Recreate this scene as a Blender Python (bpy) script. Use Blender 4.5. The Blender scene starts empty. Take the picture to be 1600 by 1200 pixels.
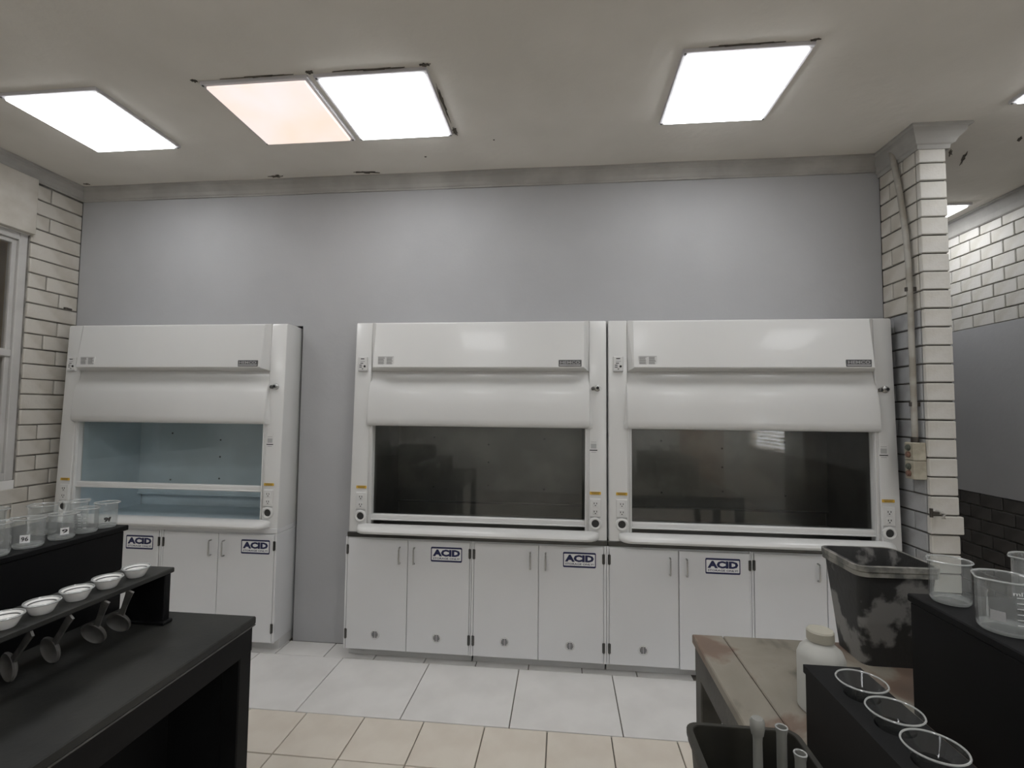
import bpy, bmesh, math, random
from mathutils import Vector, Matrix
random.seed(7)
S = bpy.context.scene
COL = S.collection

# ------------------------------------------------------------------ camera, world, exposure
def make_camera():
    yaw, pitch, roll = 0.1037, 0.0545, 0.0098
    w = Vector((-math.sin(yaw)*math.cos(pitch), math.cos(yaw)*math.cos(pitch), math.sin(pitch)))
    r = Vector((math.cos(yaw), math.sin(yaw), 0)); u = r.cross(w)
    r2 = r*math.cos(roll)+u*math.sin(roll); u2 = -r*math.sin(roll)+u*math.cos(roll)
    cd = bpy.data.cameras.new('camera'); cd.sensor_fit = 'HORIZONTAL'; cd.sensor_width = 36
    cd.lens = 36*768.5/1600; cd.clip_start = 0.02
    co = bpy.data.objects.new('camera', cd); COL.objects.link(co)
    m = Matrix((r2, u2, -w)).transposed().to_4x4(); m.translation = (0, 0, 1.6875)
    co.matrix_world = m
    S.camera = co
make_camera()
W = bpy.data.worlds.new('world'); S.world = W; W.use_nodes = True
W.node_tree.nodes['Background'].inputs[0].default_value = (0.92, 0.96, 1.0, 1)
W.node_tree.nodes['Background'].inputs[1].default_value = 3.5
S.view_settings.view_transform = 'Standard'; S.view_settings.look = 'None'
S.view_settings.gamma = 1.0; S.view_settings.use_curve_mapping = False
S.view_settings.exposure = 1.70
PANEL = 3.0          # light given off by a ceiling panel

# ------------------------------------------------------------------ materials
MATS = {}
def new_mat(name):
    m = bpy.data.materials.new(name); m.use_nodes = True; MATS[name] = m
    return m, m.node_tree, m.node_tree.nodes['Principled BSDF']
def mat(name, col, rough=.5, metal=0., var=.06, scale=6., bump=0., bscale=60., spec=.5, coat=0., col2=None, aniso=0., lo=.4, hi=.6, detail=4.):
    m, t, b = new_mat(name); n = t.nodes; L = t.links
    tc = n.new('ShaderNodeTexCoord')
    nz = n.new('ShaderNodeTexNoise'); nz.inputs['Scale'].default_value = scale; nz.inputs['Detail'].default_value = detail
    L.new(tc.outputs['Object'], nz.inputs['Vector'])
    rp = n.new('ShaderNodeValToRGB')
    c2 = col2 if col2 else tuple(c*(1-var*2) for c in col)
    rp.color_ramp.elements[0].position = lo; rp.color_ramp.elements[1].position = hi
    rp.color_ramp.elements[0].color = (*c2, 1); rp.color_ramp.elements[1].color = (*col, 1)
    L.new(nz.outputs['Fac'], rp.inputs['Fac']); L.new(rp.outputs['Color'], b.inputs['Base Color'])
    b.inputs['Roughness'].default_value = rough; b.inputs['Metallic'].default_value = metal
    b.inputs['Specular IOR Level'].default_value = spec
    b.inputs['Coat Weight'].default_value = coat; b.inputs['Coat Roughness'].default_value = .05
    b.inputs['Anisotropic'].default_value = aniso
    if bump:
        nb = n.new('ShaderNodeTexNoise'); nb.inputs['Scale'].default_value = bscale; nb.inputs['Detail'].default_value = 5
        L.new(tc.outputs['Object'], nb.inputs['Vector'])
        bp = n.new('ShaderNodeBump'); bp.inputs['Strength'].default_value = bump; bp.inputs['Distance'].default_value = .01
        L.new(nb.outputs['Fac'], bp.inputs['Height']); L.new(bp.outputs['Normal'], b.inputs['Normal'])
    return m
def emit(name, col, k):
    m, t, b = new_mat(name)
    b.inputs['Base Color'].default_value = (*col, 1)
    b.inputs['Emission Color'].default_value = (*col, 1); b.inputs['Emission Strength'].default_value = k
    return m
def glass(name, tint=(.95, .97, .96), haze=.06, hazecol=(.8, .8, .8), ior=1.5, rough=.02):
    m, t, b = new_mat(name); n = t.nodes; L = t.links
    n.remove(b); out = n['Material Output']
    tr = n.new('ShaderNodeBsdfTransparent'); tr.inputs[0].default_value = (*tint, 1)
    gl = n.new('ShaderNodeBsdfGlossy'); gl.inputs['Roughness'].default_value = rough
    df = n.new('ShaderNodeBsdfDiffuse'); df.inputs[0].default_value = (*hazecol, 1)
    fr = n.new('ShaderNodeFresnel')          # thin sheet: both faces behave like the outer one
    ge = n.new('ShaderNodeNewGeometry'); mx = n.new('ShaderNodeMix'); mx.data_type = 'FLOAT'
    L.new(ge.outputs['Backfacing'], mx.inputs[0]); mx.inputs[2].default_value = ior; mx.inputs[3].default_value = 1/ior
    L.new(mx.outputs[0], fr.inputs[0])
    m1 = n.new('ShaderNodeMixShader'); m1.inputs[0].default_value = haze
    L.new(tr.outputs[0], m1.inputs[1]); L.new(df.outputs[0], m1.inputs[2])
    m2 = n.new('ShaderNodeMixShader'); L.new(fr.outputs[0], m2.inputs[0])
    L.new(m1.outputs[0], m2.inputs[1]); L.new(gl.outputs[0], m2.inputs[2]); L.new(m2.outputs[0], out.inputs[0])
    return m

mat('wall_grey', (.415, .418, .425), .75, var=.03, scale=1.6, bump=.12, bscale=25)
mat('wall_plain', (.74, .73, .71), .8, var=.05, scale=2, bump=.1)
mat('wall_dark', (.10, .095, .09), .8, var=.1, scale=4, bump=.2)
mat('ceiling', (.75, .72, .665), .85, col2=(.665, .635, .58), scale=1.3, bump=.25, bscale=18, lo=.35, hi=.65)
mat('trim', (.41, .40, .375), .7, var=.08, scale=4, bump=.2, bscale=30)
mat('brick_white', (.60, .585, .55), .7, col2=(.52, .50, .45), scale=5, bump=.25, bscale=35)
mat('brick_cream', (.54, .515, .465), .7, col2=(.45, .42, .365), scale=5, bump=.25, bscale=35)
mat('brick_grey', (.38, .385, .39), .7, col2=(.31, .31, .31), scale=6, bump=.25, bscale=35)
mat('brick_dark', (.075, .07, .066), .7, var=.15, scale=5, bump=.25, bscale=35)
mat('mortar', (.16, .15, .135), .9, var=.2, scale=9)
mat('mortar_light', (.30, .285, .26), .9, var=.2, scale=9)
mat('tile_large', (.76, .745, .72), .32, col2=(.70, .685, .66), scale=3.5, detail=8)
mat('tile_small', (.74, .68, .59), .35, col2=(.69, .625, .535), scale=5, detail=8)
mat('grout', (.20, .18, .155), .9, var=.1)
mat('hood_white', (.66, .66, .645), .28, var=.01, scale=2, coat=.18, bump=.02, bscale=3)
mat('hood_white_matt', (.66, .66, .645), .4, var=.01, scale=2)
mat('cab_white', (.70, .705, .71), .42, var=.012, scale=2)
mat('cab_side', (.64, .64, .63), .5, var=.02, scale=2)
mat('steel', (.55, .55, .54), .28, 1., var=.08, scale=8)
mat('steel_dark', (.13, .13, .125), .4, 1., var=.1, scale=8)
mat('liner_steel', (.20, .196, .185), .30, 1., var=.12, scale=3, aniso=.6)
mat('liner_blue', (.60, .70, .75), .45, var=.05, scale=3)
mat('liner_black', (.03, .03, .03), .5)
mat('navy', (.012, .016, .075), .5, var=.02)
mat('label_white', (.80, .80, .80), .5, var=.01)
mat('label_dark', (.20, .20, .20), .5, var=.01)
mat('label_grey', (.40, .40, .40), .5, var=.01)
mat('plate_grey', (.10, .10, .10), .4, var=.02)
mat('yellow', (.72, .45, .06), .5)
mat('bench_black', (.013, .0135, .013), .5, spec=.3, col2=(.032, .032, .029), scale=3.5, lo=.45, hi=.7, bump=.05, detail=8)
mat('shelf_black', (.006, .006, .0065), .55, var=.1, scale=5, spec=.15)
mat('bench_edge', (.10, .098, .092), .55, var=.2, scale=14)
mat('olive_paint', (.075, .072, .062), .6, col2=(.045, .043, .036), scale=6, bump=.1)
mat('bin_black', (.028, .028, .027), .55, col2=(.20, .195, .185), scale=7.5, lo=.425, hi=.475, detail=9, bump=.15)
mat('bin_rim', (.10, .10, .09), .5, col2=(.26, .25, .22), scale=16, lo=.42, hi=.55)
mat('tub', (.014, .014, .012), .55, spec=.3, col2=(.032, .030, .023), scale=5)
mat('porcelain', (.82, .82, .80), .2, var=.01)
mat('dish_band', (.05, .05, .05), .3)
mat('spoon', (.16, .155, .145), .5, col2=(.10, .097, .09), scale=15)
mat('bottle_white', (.50, .50, .465), .4, var=.02)
mat('bottle_cap', (.42, .40, .33), .4, var=.03)
mat('flask_plastic', (.24, .24, .22), .4, var=.05)
mat('pvc', (.38, .365, .33), .55, col2=(.28, .26, .22), scale=8)
mat('switch_box', (.46, .43, .35), .5, col2=(.34, .31, .24), scale=14)
mat('btn_green', (.09, .10, .08), .5); mat('btn_red', (.20, .11, .08), .5)
mat('frame_grey', (.50, .49, .47), .5, var=.05, scale=6)
mat('panel_frame', (.62, .61, .63), .5, var=.03)
mat('brass_dark', (.10, .09, .08), .4, .8)
mat('door_brown', (.30, .15, .07), .55, col2=(.2, .1, .05), scale=6)
mat('corridor', (.45, .36, .24), .8, var=.1, scale=2)
mat('louvre', (.55, .45, .33), .6)
mat('ink', (.01, .01, .01), .6)
emit('panel_on', (.97, .98, 1.0), PANEL)
glass('sash_glass', (.93, .945, .94), .003, (.6, .6, .6), 1.48, .04)
glass('window_glass', (.92, .92, .90), .02, (.5, .5, .5), 1.5, .02)
glass('beaker_glass', (.93, .94, .94), .075, (.85, .86, .84), 1.38, .03)
glass('beaker_rim', (.80, .82, .82), .35, (.85, .86, .84), 1.6, .05)
glass('funnel_glass', (.95, .96, .96), .010, (.8, .8, .78), 1.35, .03)
def aged_panel():
    m, t, b = new_mat('panel_aged'); n = t.nodes; L = t.links
    tc = n.new('ShaderNodeTexCoord'); nz = n.new('ShaderNodeTexNoise')
    nz.inputs['Scale'].default_value = 2.2; nz.inputs['Detail'].default_value = 3
    L.new(tc.outputs['Object'], nz.inputs['Vector'])
    rp = n.new('ShaderNodeValToRGB'); e = rp.color_ramp.elements
    e[0].position = .3; e[0].color = (1, .76, .62, 1); e[1].position = .68; e[1].color = (1, .88, .88, 1)
    L.new(nz.outputs['Fac'], rp.inputs['Fac'])
    b.inputs['Base Color'].default_value = (.6, .5, .42, 1)
    L.new(rp.outputs['Color'], b.inputs['Emission Color']); b.inputs['Emission Strength'].default_value = .275
aged_panel()
def stained_top():
    m, t, b = new_mat('worn_top'); n = t.nodes; L = t.links
    tc = n.new('ShaderNodeTexCoord'); nz = n.new('ShaderNodeTexNoise')
    nz.inputs['Scale'].default_value = 3.3; nz.inputs['Detail'].default_value = 6; nz.inputs['Distortion'].default_value = .6
    L.new(tc.outputs['Object'], nz.inputs['Vector'])
    rp = n.new('ShaderNodeValToRGB'); e = rp.color_ramp.elements
    e[0].position = .32; e[0].color = (.075, .067, .05, 1); e[1].position = .42; e[1].color = (.22, .198, .16, 1)
    a = e.new(.53); a.color = (.255, .23, .188, 1); a = e.new(.59); a.color = (.175, .122, .09, 1); a = e.new(.70); a.color = (.15, .108, .082, 1)
    L.new(nz.outputs['Fac'], rp.inputs['Fac']); L.new(rp.outputs['Color'], b.inputs['Base Color'])
    b.inputs['Roughness'].default_value = .55
stained_top()

# ------------------------------------------------------------------ mesh helpers
class MB:
    """collects shapes into one mesh"""
    def __init__(s): s.bm = bmesh.new(); s.mats = []
    def mi(s, m):
        if m not in s.mats: s.mats.append(m)
        return s.mats.index(m)
    def add(s, verts, faces, m=None, M=None):
        i = s.mi(m) if m else 0
        vs = [s.bm.verts.new(M @ Vector(v) if M else v) for v in verts]
        for f in faces:
            try:
                q = s.bm.faces.new([vs[k] for k in f]); q.material_index = i
            except ValueError: pass
        return vs
    def box(s, x0, x1, y0, y1, z0, z1, m=None, bev=0., seg=1, M=None):
        vs = s.add([(x, y, z) for x in (x0, x1) for y in (y0, y1) for z in (z0, z1)],
                   [(0, 1, 3, 2), (4, 6, 7, 5), (0, 4, 5, 1), (2, 3, 7, 6), (0, 2, 6, 4), (1, 5, 7, 3)], m, M)
        if bev:
            es = list({e for v in vs for e in v.link_edges})
            bmesh.ops.bevel(s.bm, geom=es, offset=bev, segments=seg, affect='EDGES', profile=.5)
        return s
    def prism(s, poly, a0, a1, axis='x', m=None, bev=0.):
        """poly in the two other axes (cyclic order), extruded from a0 to a1 along axis"""
        def P(p, a):
            return {'x': (a, p[0], p[1]), 'y': (p[0], a, p[1]), 'z': (p[0], p[1], a)}[axis]
        n = len(poly)
        vs = [P(p, a0) for p in poly]+[P(p, a1) for p in poly]
        fs = [tuple(range(n))[::-1], tuple(range(n, 2*n))]+[(k, (k+1) % n, n+(k+1) % n, n+k) for k in range(n)]
        s.add(vs, fs, m); return s
    def loft(s, rings, m=None, cap=True):
        n = len(rings[0]); vs = [v for r in rings for v in r]; fs = []
        for i in range(len(rings)-1):
            for k in range(n): fs.append((i*n+k, i*n+(k+1) % n, (i+1)*n+(k+1) % n, (i+1)*n+k))
        if cap: fs += [tuple(range(n))[::-1], tuple(range((len(rings)-1)*n, len(rings)*n))]
        s.add(vs, fs, m); return s
    def lathe(s, prof, seg=28, m=None, M=None, spout=0., close=False):
        rings = []
        for (r, z) in prof:
            rings.append([(r*math.cos(2*math.pi*k/seg), r*math.sin(2*math.pi*k/seg), z) for k in range(seg)])
        vs = [v for r in rings for v in r]; fs = []
        for i in range(len(prof)-1):
            for k in range(seg): fs.append((i*seg+k, i*seg+(k+1) % seg, (i+1)*seg+(k+1) % seg, (i+1)*seg+k))
        if close: fs += [tuple(range(seg))[::-1], tuple(range((len(prof)-1)*seg, len(prof)*seg))]
        s.add(vs, fs, m, M); return s
    def tube(s, pts, r, seg=10, m=None):
        pts = [Vector(p) for p in pts]; rings = []
        for i, p in enumerate(pts):
            d = (pts[min(i+1, len(pts)-1)]-pts[max(i-1, 0)]).normalized()
            a = d.cross(Vector((0, 0, 1)) if abs(d.z) < .9 else Vector((0, 1, 0))).normalized(); b = d.cross(a)
            rr = r[i] if isinstance(r, (list, tuple)) else r
            rings.append([tuple(p+a*rr*math.cos(2*math.pi*k/seg)+b*rr*math.sin(2*math.pi*k/seg)) for k in range(seg)])
        return s.loft(rings, m)
    def build(s, name, mats=None, parent=None, smooth=False, **tags):
        bmesh.ops.recalc_face_normals(s.bm, faces=s.bm.faces)
        me = bpy.data.meshes.new(name); s.bm.to_mesh(me); s.bm.free()
        for q in (s.mats or [mats]): me.materials.append(MATS[q])
        if smooth:
            for f in me.polygons: f.use_smooth = True
            try: me.set_sharp_from_angle(angle=math.radians(35))
            except Exception: pass
        return link(name, me, parent, **tags)
def link(name, me, parent=None, **tags):
    o = bpy.data.objects.new(name, me); COL.objects.link(o); o.parent = parent
    for k, v in tags.items(): o[k] = v
    return o
def thing(name, loc, label, category, group=None):
    o = link(name, None, None, label=label, category=category)
    if group: o['group'] = group
    o.location = loc; o.empty_display_size = .05
    return o
def struct(name, mb, m=None, smooth=False):
    return mb.build(name, m, None, smooth, kind='structure')
_tc = {}
def text_geo(s, size=1., bold=0.):
    """flat letters in the xz plane: verts, faces centred on the origin"""
    key = (s, bold)
    if key not in _tc:
        c = bpy.data.curves.new('t', 'FONT'); c.body = s; c.size = 1; c.offset = bold; c.align_x = 'CENTER'; c.resolution_u = 2
        o = bpy.data.objects.new('t', c); COL.objects.link(o)
        dg = bpy.context.evaluated_depsgraph_get()
        me = bpy.data.meshes.new_from_object(o.evaluated_get(dg))
        vs = [tuple(v.co) for v in me.vertices]; fs = [tuple(p.vertices) for p in me.polygons]
        bpy.data.objects.remove(o); bpy.data.curves.remove(c); bpy.data.meshes.remove(me)
        xs = [v[0] for v in vs]; ys = [v[1] for v in vs]
        w = max(xs)-min(xs); h = max(ys)-min(ys); cx = (max(xs)+min(xs))/2; cy = (max(ys)+min(ys))/2
        _tc[key] = ([((v[0]-cx)/w, (v[1]-cy)/h) for v in vs], fs)
    return _tc[key]
def flat_text(mb, s, x, z, w, h, y, m, bold=0.):
    v, f = text_geo(s, bold=bold)
    mb.add([(x+a*w, y, z+b*h) for a, b in v], f, m)

# ------------------------------------------------------------------ the room
ZC, YW, XL, XR, YN, YE = 3.432, 3.50, -3.85, 3.52, -3.6, 6.6
ceil = struct('ceiling', MB().box(XL-.15, XR+.15, YN, YE, ZC, ZC+.15), 'ceiling')
fl = struct('floor', MB().box(XL-.15, XR+.15, YN, YE, -.12, -.012), 'grout')

_tile = {}
def rect_piece(name, sx, sy, h, m, bev=.004):
    key = (round(sx, 3), round(sy, 3), round(h, 3), m)
    if key not in _tile:
        mb = MB().box(-sx/2, sx/2, -sy/2, sy/2, -h/2, h/2, None, bev)
        bmesh.ops.recalc_face_normals(mb.bm, faces=mb.bm.faces)
        me = bpy.data.meshes.new(name); mb.bm.to_mesh(me); mb.bm.free(); me.materials.append(MATS[m]); _tile[key] = me
    return _tile[key]
def floor_tile(x0, x1, y0, y1, m):
    g = .003
    o = link('floor_tile', rect_piece('floor_tile', x1-x0-2*g, y1-y0-2*g, .02, m, .002), fl)
    o.location = ((x0+x1)/2, (y0+y1)/2, -.01+random.uniform(-.0006, .0006))
    return o
TB, TF = 3.305, 2.703
# narrow cut tiles against the wall, the large pale tiles, the small beige tiles
for k in range(-6, 7):
    floor_tile(-1.62+k*.35, -1.62+(k+1)*.35, TB, YW-.0, 'tile_large') if -1.62+(k+1)*.35 < 2.12 and -1.62+k*.35 > XL else None
for k in range(-3, 7):
    x0 = -1.4797+.6*k; floor_tile(max(x0, XL), min(x0+.6, XR), TF, TB, 'tile_large')
for j in range(8):
    y1 = TF-.3333*j
    for k in range(-7, 15):
        x0 = -1.4095+.3333*k
        floor_tile(max(x0, XL), min(x0+.3333, XR), y1-.3333, y1, 'tile_small')
yb = TF-.3333*8
mbf = MB().box(XL, XR, YN, yb-.003, -.02, 0, 'tile_small'); mbf.box(2.29, XR, TB+.003, YE, -.02, 0, 'tile_small')
mbf.build('floor_field', None, fl)

# grey plastered wall with the openings that take the hoods
wb = MB()
wb.box(XL, 2.13, YW, YW+.18, 2.312, ZC); wb.box(-1.952, -1.482, YW, YW+.18, 0, 2.312)
wb.box(XL-.15, 2.28, 4.08, 4.2, 0, ZC)
wall_far = struct('wall_far', wb, 'wall_grey')
# crown moulding along the grey wall, slightly sagging plaster
def moulding(name, path, prof, m='trim'):
    """path: list of (point, outward) at the ceiling; prof: (out, drop) list"""
    mb = MB(); mb.loft([[(p[0]+o[0]*a, p[1]+o[1]*a, ZC-d) for a, d in prof] for p, o in path])
    return struct(name, mb, m)
PR = [(0, -.01), (.062, -.01), (.064, .014), (.050, .022), (.046, .040), (.026, .066), (.020, .088), (.012, .094), (.010, .104), (0, .104)]
n = 16; path = []
for k in range(n+1):
    x = XL+(2.13-XL)*k/n
    path.append(((x, YW+.004*math.sin(k*1.9)), (0, -1)))
moulding('trim_1', path, PR)

# brick helper: pieces proud of a mortar core
def brick(parent, cx, cy, cz, L, H, axis, m, dep=.03):
    sx, sy = (dep, L-.009) if axis == 'x' else (L-.009, dep)
    key = ('b', round(sx, 3), round(sy, 3), round(H, 3), m)
    o = link('brick', rect_piece('brick', sx, sy, H-.009, m, .004), parent)
    d = random.uniform(-.002, .002)
    o.location = (cx+(d if axis == 'x' else 0), cy+(0 if axis == 'x' else d), cz+random.uniform(-.001, .001))
    return o
CH = .1105
# left wall with its window opening, brick pier between window and corner
wl = MB()
for (y0, y1, z0, z1) in ((3.13, YW+.1, 0, ZC), (YN, 1.5, 0, ZC), (1.5, 3.13, 0, 1.165), (1.5, 3.13, 2.925, ZC)):
    wl.box(XL-.17, XL-.012, y0, y1, z0, z1, 'mortar_light' if y0 > 3 else 'wall_plain')
wall_left = struct('wall_left', wl)
lw = MB().box(XL-.17, XL+.035, 1.4, 3.135, 2.93, 3.34, None, .004).build('plaster_lintel', 'brick_cream', wall_left)
for i in range(30):
    z = .06+CH*i
    if z > 3.34: break
    if z+.02 > 1.165:
        a, b = 3.13, YW; cut = (3.355, 3.255)[i % 2]
        if random.random() < .25: segs = [(a, b)]
        else: segs = [(a, cut), (cut, b)]
    else:
        c0 = 2.45+(0, .11)[i % 2]; segs = [(c0+.22*k, c0+.22*(k+1)) for k in range(4)]+[(c0+.88, YW)]
    for (a, b) in segs:
        brick(wall_left, XL-.012, (a+b)/2, z, b-a, CH, 'x', 'brick_cream')
moulding('trim_2', [((XL, YN), (1, 0)), ((XL, YW), (1, 0))], PR)

# wing wall (brick pier) to the right of the hoods
PX0, PX1, PY = 2.13, 2.283, 3.13
wp = MB().box(PX0+.012, PX1-.006, PY+.012, YE, 0, ZC, 'mortar')
wall_wing = struct('wall_wing', wp)
for i in range(30):
    z = .02+CH*i+.035
    if z > 3.40: break
    thick = 1.02 < z < 1.12
    o = brick(wall_wing, (PX0+PX1)/2+(.004 if thick else 0), PY+.014-(.006 if thick else 0), z, PX1-PX0+(.03 if thick else 0)+.006, CH, 'y', 'brick_white')
    segs = ((PY+.03, 3.27), (3.27, YW)) if i % 2 else ((PY+.03, 3.40), (3.40, YW))
    for a, b in segs:
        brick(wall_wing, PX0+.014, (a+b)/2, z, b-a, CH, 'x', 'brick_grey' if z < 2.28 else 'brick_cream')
moulding('trim_3', [((PX0, YW), (-1, 0)), ((PX0, PY), (-.9, -.75)), ((PX1, PY), (2.0, -.75)), ((PX1, YE), (2.0, 0))],
         [(0, -.01), (.062, -.01), (.064, .014), (.052, .022), (.048, .05), (.030, .085), (.022, .112), (.012, .12), (.010, .145), (0, .145)])

# right-hand wall of the passage: white brick above, plaster, dark brick below
wr = MB()
wr.box(XR+.012, XR+.17, -1.6, YE, 0, ZC, 'mortar_light')
wr.box(XR+.012, XR+.17, YN, -3.2, 0, ZC, 'wall_plain'); wr.box(XR+.012, XR+.17, -3.2, -1.6, 0, 1.0, 'wall_plain')
wr.box(XR+.012, XR+.17, -3.2, -1.6, 2.25, ZC, 'wall_plain')
wr.box(XR-.004, XR+.02, -1.6, YE, 1.03, 2.44, 'wall_grey')
wr.box(XR-.002, XR+.02, -1.6, 3.3, 2.44, ZC, 'wall_plain'); wr.box(XR-.002, XR+.02, -1.6, 3.3, 0, 1.03, 'wall_dark')
wall_right = struct('wall_right', wr)
for i in range(9):
    z = 2.44+CH*(i+.5)
    if z > 3.38: break
    for k in range(9):
        y = 3.42+(.107 if i % 2 else 0)+.215*k
        brick(wall_right, XR+.012, y, z, .215, CH, 'x', 'brick_white')
for i in range(9):
    z = 1.03-CH*(i+.5)
    for k in range(9):
        y = 3.42+(.107 if i % 2 else 0)+.215*k
        brick(wall_right, XR+.012, y, z, .215, CH, 'x', 'brick_dark')
moulding('trim_4', [((XR, YN), (-1, 0)), ((XR, YE), (-1, 0))], [(0, -.01), (.062, -.01), (.064, .014), (.05, .022), (.046, .05), (.03, .09), (.02, .13), (.01, .14), (0, .14)])
struct('wall_end', MB().box(PX1, XR+.17, YE, YE+.15, 0, ZC), 'wall_plain')
# wall behind the camera; unseen brown door added for the hood glass reflection
wn = MB()
wn.box(XL-.15, XR+.17, YN-.15, YN, 0, ZC, 'wall_plain')
struct('wall_near', wn)
d1 = struct('door_unseen', MB().box(2.35, 3.2, YN+.002, YN+.05, 0, 2.1, None, .005), 'door_brown')
dh = MB(); dh.tube([(2.45, YN+.05, 1.0), (2.45, YN+.10, 1.0), (2.56, YN+.10, 1.0)], .009); dh.build('handle', 'steel', d1)
# what lies beyond the left window: a corridor with tan walls
mc = MB(); mc.box(-6.3, -6.2, 0, 4.6, 0, ZC); mc.box(-6.3, XL-.17, 4.5, 4.6, 0, ZC); mc.box(-6.3, XL-.17, 0, .1, 0, ZC)
mc.box(-6.3, XL-.17, 0, 4.6, ZC, ZC+.1); mc.box(-6.3, XL-.17, 0, 4.6, -.1, 0)
struct('wall_corridor', mc, 'corridor')

def window(name, x, y0, y1, z0, z1, rails=(), slats=0, side=1):
    """window in a wall of constant x: frame, rail, panes"""
    mb = MB(); f = .055
    mb.box(x-.04, x+.04, y0, y0+f, z0, z1, None, .004); mb.box(x-.04, x+.04, y1-f, y1, z0, z1, None, .004)
    mb.box(x-.04, x+.04, y0+f, y1-f, z0, z0+f, None, .004); mb.box(x-.04, x+.04, y0+f, y1-f, z1-f, z1, None, .004)
    w = struct(name, mb, 'frame_grey')
    zs = [z0+f]+list(rails)+[z1-f]
    for r in rails: MB().box(x-.03, x+.03, y0+f, y1-f, r-.025, r+.025, None, .004).build('window_rail', 'frame_grey', w)
    if slats:
        for k in range(slats):
            z = z0+f+(k+.5)*(z1-z0-2*f)/slats
            M = Matrix.Translation((x, (y0+y1)/2, z)) @ Matrix.Rotation(.5*side, 4, 'Y')
            MB().box(-.035, .035, -(y1-y0)/2+f, (y1-y0)/2-f, -.003, .003, M=M).build('slat', 'louvre', w)
    else:
        for a, b in zip(zs, zs[1:]):
            for c, d in ((y0+f, (y0+y1)/2), ((y0+y1)/2, y1-f)):
                s = MB(); t = .03; e = .012
                for (p, q, r, u) in ((c, c+t, a, b), (d-t, d, a, b), (c+t, d-t, a, a+t), (c+t, d-t, b-t, b)):
                    s.box(x-.02, x+.02, p, q, r, u, None, .003)
                sash = s.build('sash_frame', 'frame_grey', w)
                MB().box(x-.003, x+.003, c+t, d-t, a+t, b-t).build('pane', 'window_glass', sash)
    return w
window('window_1', XL-.06, 1.5, 3.13, 1.165, 2.93, (2.06,))
# louvred window seen mirrored in the hood glass
window('window_2_offscreen', XR+.07, -3.2, -1.6, 1.0, 2.25, (), 18, -1)

# ------------------------------------------------------------------ ceiling panels
def panel(x, y, label, lit='panel_on', group=None, s=.605, name='ceiling_light'):
    t = thing(name, (x+s/2, y+s/2, ZC), label, 'ceiling light', group)
    h = s/2; f = MB(); w = .022
    for a in ((-h, h, -h, -h+w), (-h, h, h-w, h), (-h, -h+w, -h+w, h-w), (h-w, h, -h+w, h-w)):
        f.box(*a, -.018, .004, None, .003)
    f.build('frame', 'panel_frame', t)
    MB().box(-h+w, h-w, -h+w, h-w, -.030, -.002, None, .004).build('diffuser', lit, t)
    for sx in (-1, 1):
        for sy in (-1, 1):
            if (sx, sy) in ((-1, 1), (1, 1), (-1, -1)):
                MB().lathe([(.0, -.021), (.006, -.021), (.007, -.016)], 8).build('screw', 'steel_dark', t).location = (sx*(h-.012), sy*(h-.012), 0)
    return t
panel(-3.150, 2.342, 'white square ceiling panel light near the brick pier and window')
panel(-1.942, 2.352, 'dim pinkish square ceiling panel light with stained edges', 'panel_aged')
panel(-1.303, 2.352, 'bright square ceiling panel light right beside the dim pinkish one')
panel(.568, 2.343, 'bright square ceiling panel light standing alone above the two joined hoods')
panel(2.455, 2.310, 'square ceiling panel light before the brick wing wall')
panel(2.73, 4.312, 'square ceiling panel light in the passage behind the brick wing wall')
for y in (.15, -1.9):  # unseen panels: nearer row read from hood highlights, rear row added for fill
    for x in (-3.15, -1.35, .45, 2.45):
        panel(x, y, 'unseen square ceiling panel light in the rows over the benches, away from the hoods', group='unseen panel lights over the benches', name='ceiling_light_unseen')

# broken ceiling plaster and grime; strips along panel frames also paint in shaded gaps
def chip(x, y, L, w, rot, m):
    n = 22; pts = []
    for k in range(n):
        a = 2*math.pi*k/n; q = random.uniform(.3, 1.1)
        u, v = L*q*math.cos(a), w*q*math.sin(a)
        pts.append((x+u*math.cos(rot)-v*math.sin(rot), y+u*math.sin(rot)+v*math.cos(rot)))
    MB().prism(pts, ZC-.004, ZC+.002, 'z').build('plaster_gap_patch', m, ceil)
mat('grime_gap', (.13, .115, .095), .9, var=.2, scale=20)
mat('plaster_new', (.62, .60, .55), .9, var=.1, scale=20)
for a in ((-2.15, 3.405, .065, .022, 0, 'grime_gap'), (-2.13, 3.40, .03, .014, .3, 'plaster_new'), (-1.44, 3.40, .10, .016, .1, 'grime_gap'), (-1.965, 2.345, .022, .014, .4, 'grime_gap'),
          (-1.318, 2.335, .03, .016, 0, 'grime_gap'), (-.70, 2.335, .03, .012, 0, 'grime_gap'), (-.685, 2.66, .010, .20, .02, 'grime_gap'), (-.68, 2.93, .016, .05, 0, 'grime_gap'),
          (1.165, 2.335, .03, .010, 0, 'grime_gap'), (2.56, 3.47, .012, .06, -.6, 'grime_gap'), (2.70, 3.55, .012, .12, -.5, 'grime_gap'), (2.86, 3.33, .010, .05, -.5, 'grime_gap'),
          (-2.55, 2.60, .006, .22, 0, 'grime_gap'), (-1.60, 2.343, .22, .006, 0, 'grime_gap'), (-1.0, 2.343, .2, .007, 0, 'grime_gap'), (.85, 2.337, .2, .006, 0, 'grime_gap'), (-3.72, 3.40, .03, .014, 0, 'grime_gap'), (-.95, 3.22, .008, .006, 0, 'grime_gap'), (-.45, 3.05, .006, .005, 0, 'grime_gap')):
    chip(*a)

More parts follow.
